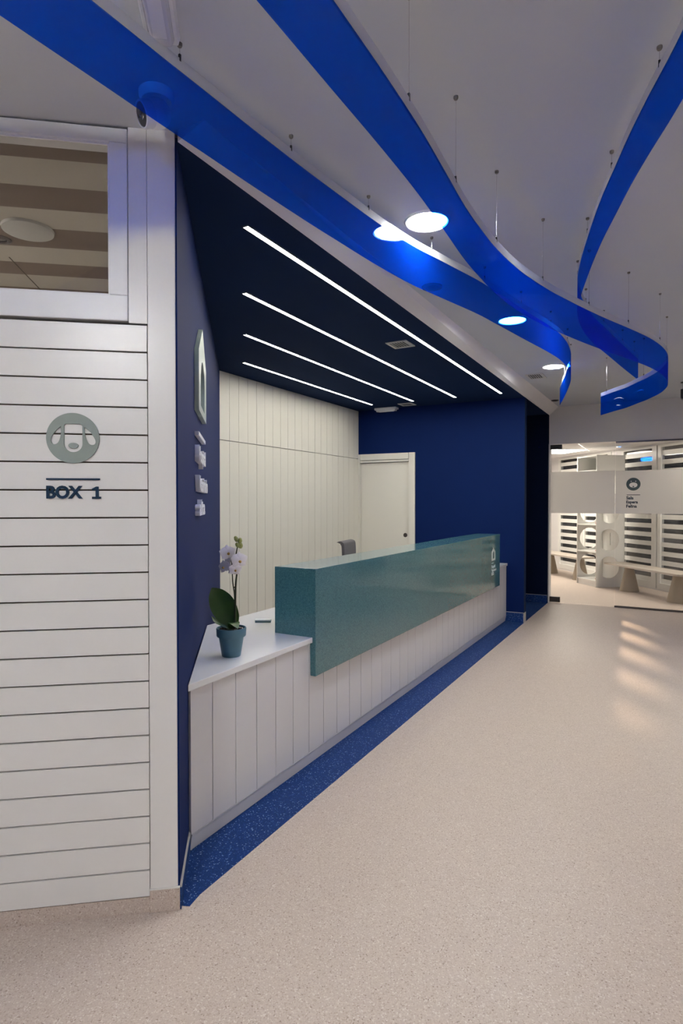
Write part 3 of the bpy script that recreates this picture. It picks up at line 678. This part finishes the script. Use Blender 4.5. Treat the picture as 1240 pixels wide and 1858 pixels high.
# ------------------------------------------------------------------ orchid and small things on the desk
def orchid():
    r = empty('potted_orchid', (-1.905, 2.315, 0.733)); tag(r, 'white flowering orchid in a blue-grey pot on the desk', 'plant')
    lathe('pot', [(0, 0), (0.045, 0), (0.047, 0.003), (0.062, 0.098), (0.070, 0.099), (0.0725, 0.103), (0.0745, 0.138), (0.073, 0.142), (0.069, 0.142), (0.066, 0.125), (0, 0.125)], 'pot_blue', r, seg=48, angle=35)
    # bark chips
    bm = bmesh.new()
    for i in range(70):
        a = random.uniform(0, 6.28); d = 0.058*math.sqrt(random.random())
        mt = Matrix.Translation((d*math.cos(a), d*math.sin(a), 0.127 + random.uniform(0, 0.008))) @ Matrix.Rotation(random.uniform(0, 3), 4, Vector((random.random(), random.random(), random.random())).normalized()) @ Matrix.Diagonal((random.uniform(0.01, 0.02), random.uniform(0.008, 0.012), random.uniform(0.004, 0.008), 1))
        bmesh.ops.create_cube(bm, size=1, matrix=mt)
    o = link('bark_chips', finish(bm, 'bark_chips'), 'bark', r); o['kind'] = 'stuff'
    # camera-independent axes: rr to the right along the desk-facing side, ff away
    rr = Vector((0.876, 0.483, 0)); ff = Vector((-0.483, 0.876, 0)); zz = Vector((0, 0, 1))
    link('aerial_root', tube_mesh('aerial_root', [rr*0.015 + zz*0.128, rr*0.035 - ff*0.02 + zz*0.148, rr*0.058 - ff*0.01 + zz*0.140, rr*0.05 + ff*0.02 + zz*0.128], 0.0035), 'root_grey', r)
    link('aerial_root', tube_mesh('aerial_root', [rr*0.0 - ff*0.03 + zz*0.128, rr*0.03 - ff*0.045 + zz*0.140, rr*0.056 - ff*0.03 + zz*0.130], 0.003), 'root_grey', r)
    def leaf(pts, widths, nrm, cup=0.15):
        """pts: centre line; widths: half widths; nrm: side direction"""
        pts = catmull(pts, 4); n = len(pts); bm = bmesh.new(); rows = []
        wc = catmull([(w,) for w in widths], max(1, (n-1)//(len(widths)-1)))
        for i, p in enumerate(pts):
            p = Vector(p); t = (Vector(pts[min(i+1, n-1)]) - Vector(pts[max(i-1, 0)])).normalized()
            sd = (Vector(nrm) - t*Vector(nrm).dot(t)).normalized(); up = sd.cross(t)
            w = wc[min(len(wc)-1, round(i*(len(wc)-1)/(n-1)))][0]
            row = []
            for s in (-1, -0.6, -0.25, 0, 0.25, 0.6, 1):
                row.append(p + sd*w*s + up*(cup*w*abs(s)**1.5))
            rows.append((row, up))
        th = 0.0016
        top = [[bm.verts.new(q + u*th/2) for q in row] for row, u in rows]
        bot = [[bm.verts.new(q - u*th/2) for q in row] for row, u in rows]
        for A, B in zip(top, top[1:]):
            for k in range(6): bm.faces.new((A[k], A[k+1], B[k+1], B[k]))
        for A, B in zip(bot, bot[1:]):
            for k in range(6): bm.faces.new((A[k+1], A[k], B[k], B[k+1]))
        for A, B, C_, D_ in zip(top, top[1:], bot, bot[1:]):
            bm.faces.new((A[0], B[0], D_[0], C_[0])); bm.faces.new((B[6], A[6], C_[6], D_[6]))
        bm.faces.new(top[0][::-1] + bot[0]); bm.faces.new(top[-1] + bot[-1][::-1])
        return finish(bm, 'leaf', True, 60)
    def at(a, b, c): return rr*a + ff*b + zz*c
    # large upright leaf
    link('leaf', leaf([at(0.015, 0.01, 0.13), at(-0.01, 0.02, 0.18), at(-0.05, 0.03, 0.25), at(-0.085, 0.035, 0.305), at(-0.103, 0.03, 0.335)], [0.014, 0.05, 0.062, 0.040, 0.003], (0.75*rr + 0.2*ff + 0.62*zz), 0.12), 'leaf_green', r)
    # two short front leaves, one low leaf to the left
    link('leaf', leaf([at(0.0, 0.0, 0.130), at(0.010, -0.02, 0.166), at(0.026, -0.045, 0.170), at(0.044, -0.066, 0.150)], [0.010, 0.025, 0.026, 0.003], (rr*0.8 + ff*0.5), -0.12), 'leaf_green', r)
    link('leaf', leaf([at(-0.01, 0.0, 0.132), at(-0.05, 0.005, 0.158), at(-0.085, 0.01, 0.175), at(-0.10, 0.01, 0.195)], [0.006, 0.016, 0.015, 0.002], (ff*0.8 + zz*0.5), 0.2), 'leaf_green', r)
    link('leaf', leaf([at(0.005, -0.015, 0.128), at(0.0, -0.035, 0.142), at(-0.012, -0.052, 0.142)], [0.006, 0.014, 0.002], (rr*0.8 - ff*0.3), 0.2), 'leaf_green', r)
    # stake with two flower stems
    s1 = catmull([at(0.018, 0.0, 0.13), at(0.020, 0.0, 0.22), at(0.021, 0.0, 0.30), at(0.024, 0.0, 0.37), at(0.030, 0.0, 0.43), at(0.024, 0.0, 0.49), at(0.03, 0.0, 0.535), at(0.036, 0, 0.56)], 4)
    link('stem', tube_mesh('stem', s1, [0.0062 - 0.004*i/len(s1) for i in range(len(s1))]), 'stem_green', r)
    s2 = catmull([at(0.019, 0.004, 0.20), at(0.016, 0.004, 0.30), at(0.008, 0.002, 0.365), at(0.006, 0.0, 0.41), at(0.006, 0.0, 0.45), at(-0.005, -0.002, 0.49)], 4)
    link('stem', tube_mesh('stem', s2, [0.0036 - 0.0015*i/len(s2) for i in range(len(s2))]), 'stem_green', r)
    link('clip', tube_mesh('clip', [at(0.010, 0, 0.338), at(0.024, 0, 0.348)], 0.003), 'stem_green', r)
    # a bloom: three sepals, two broad petals, a lip
    def petal_mesh(L, Wd, cup):
        bm = bmesh.new(); nu, nv = 8, 6; top = []; bot = []
        for i in range(nu+1):
            t = i/nu; w = Wd*math.sin(math.pi*min(1, 0.06+0.94*t)**0.75)*(1 if t < 0.999 else 0.25)
            rt, rb = [], []
            for j in range(nv+1):
                s = -1 + 2*j/nv; z = cup*(L*0.5)*(t*t) - 0.18*w*abs(s)**2
                rt.append(bm.verts.new((s*w, L*t, z+0.0006))); rb.append(bm.verts.new((s*w, L*t, z-0.0006)))
            top.append(rt); bot.append(rb)
        for i in range(nu):
            for j in range(nv):
                bm.faces.new((top[i][j], top[i][j+1], top[i+1][j+1], top[i+1][j])); bm.faces.new((bot[i][j+1], bot[i][j], bot[i+1][j], bot[i+1][j+1]))
            bm.faces.new((top[i][0], top[i+1][0], bot[i+1][0], bot[i][0])); bm.faces.new((top[i+1][nv], top[i][nv], bot[i][nv], bot[i+1][nv]))
        bm.faces.new(top[0][::-1] + bot[0]); bm.faces.new(top[nu] + bot[nu][::-1])
        me = finish(bm, 'petal', True, 60); me.materials.append(MATS['petal']); return me
    sep = petal_mesh(0.041, 0.018, -0.15); broad = petal_mesh(0.043, 0.028, -0.12)
    lipm = lathe_mesh('lip', [(0, 0.012), (0.004, 0.010), (0.007, 0.004), (0.006, -0.002), (0, -0.004)], 12); lipm.materials.append(MATS['lip_yellow'])
    def bloom(pos, facing, roll=0.0, sc=1.0):
        q = Vector(facing).to_track_quat('Z', 'Y').to_matrix().to_4x4()
        B = Matrix.Translation(pos) @ q @ Matrix.Rotation(roll, 4, 'Z') @ Matrix.Scale(sc, 4)
        f = empty('flower'); f.parent = r; f.matrix_local = B
        for me, ang in ((sep, 0), (sep, 128), (sep, -128), (broad, 70), (broad, -70)):
            o = link('petal', me, None, f); o.matrix_local = Matrix.Rotation(math.radians(ang), 4, 'Z') @ Matrix.Translation((0, 0.002, 0.001 if me is broad else 0))
        o = link('lip', lipm, None, f); o.matrix_local = Matrix.Translation((0, -0.004, 0.006))
    bloom(at(-0.012, -0.018, 0.515), -ff*0.85 + rr*0.45 + zz*0.15, 0.1, 1.0)
    bloom(at(0.045, -0.02, 0.478), -ff*0.8 + rr*0.5 - zz*0.05, 0.05, 1.05)
    bloom(at(0.025, -0.026, 0.433), -ff*0.85 + rr*0.4 - zz*0.1, -0.1, 0.8)
    bloom(at(-0.022, 0.014, 0.468), -rr*0.8 - ff*0.45 + zz*0.1, 0.2, 1.05)
    bloom(at(0.0, 0.012, 0.432), -rr*0.6 - ff*0.6, 0.0, 0.9)
    bloom(at(-0.034, -0.006, 0.445), -ff*0.8 - rr*0.5, 0.3, 0.85)
    bm_ = lathe_mesh('bud', [(0, 0.021), (0.007, 0.017), (0.011, 0.005), (0.009, -0.008), (0, -0.013)], 14); bm_.materials.append(MATS['bud_green'])
    for p, rt in ((at(0.045, -0.004, 0.572), (0.3, 0.4, 0)), (at(0.036, -0.01, 0.552), (0.9, 0.2, 0)), (at(0.028, 0.0, 0.580), (0.1, -0.5, 0)), (at(0.048, 0.0, 0.548), (0.5, 0.6, 0))):
        link('bud', bm_, None, r, p, rt)
orchid()
def small_things():
    r = empty('notepad', (-2.265, 3.07, 0.733), 0.55); tag(r, 'small pale notepad lying on the white worktop behind the orchid', 'notepad')
    box('cover', (-0.05, 0.05, -0.028, 0.028, 0.0, 0.010), 'notepad_edge', r, 0.002)
    box('pages', (-0.052, 0.048, -0.026, 0.028, 0.0102, 0.016), 'notepad', r, 0.002)
small_things()

# ------------------------------------------------------------------ office chair behind the desk
def office_chair():
    a = math.radians(11)
    r = empty('office_chair', (-2.62, 5.42, 0), a); tag(r, 'dark grey office chair behind the teal counter', 'chair')
    # local x: the way the sitter faces, local y: width
    prof = catmull([(-0.20, 0.60), (-0.235, 0.75), (-0.24, 0.90), (-0.245, 1.06), (-0.262, 1.098), (-0.30, 1.108)], 5)
    bk = [(x, z) for x, z in prof] + [(x-0.028, z-0.012) for x, z in prof[::-1]]
    prism('backrest', bk, -0.20, 0.20, 'chair_grey', r, 'y', 0.004)
    prism('seat', [(-0.21, -0.22), (0.22, -0.24), (0.25, -0.15), (0.25, 0.15), (0.22, 0.24), (-0.21, 0.22)], 0.44, 0.51, 'chair_grey', r, bevel=0.015)
    link('back_support', tube_mesh('back_support', [(-0.05, 0, 0.43), (-0.24, 0, 0.45), (-0.275, 0, 0.60), (-0.272, 0, 0.80)], 0.018), 'black_plastic', r)
    lathe('gas_lift', [(0, 0.08), (0.03, 0.08), (0.03, 0.25), (0.018, 0.25), (0.018, 0.42), (0.06, 0.43), (0.06, 0.44), (0, 0.44)], 'black_plastic', r, seg=20)
    for s in (-1, 1):
        link('armrest', tube_mesh('armrest', [(0.0, s*0.23, 0.46), (-0.02, s*0.29, 0.50), (-0.02, s*0.29, 0.66), (0.12, s*0.29, 0.67), (-0.12, s*0.29, 0.67)], 0.015), 'black_plastic', r)
    for k in range(5):
        t = k*2*math.pi/5 + 0.3
        l = link('leg', tube_mesh('leg', [(0, 0, 0.10), (0.15*math.cos(t), 0.15*math.sin(t), 0.095), (0.28*math.cos(t), 0.28*math.sin(t), 0.065)], [0.025, 0.02, 0.014]), 'black_plastic', r)
        lathe('castor', [(0, -0.012), (0.024, -0.012), (0.027, -0.008), (0.027, 0.008), (0.024, 0.012), (0, 0.012)], 'black_plastic', l, (0.28*math.cos(t), 0.28*math.sin(t), 0.028), (math.pi/2, 0, t), 20)
office_chair()
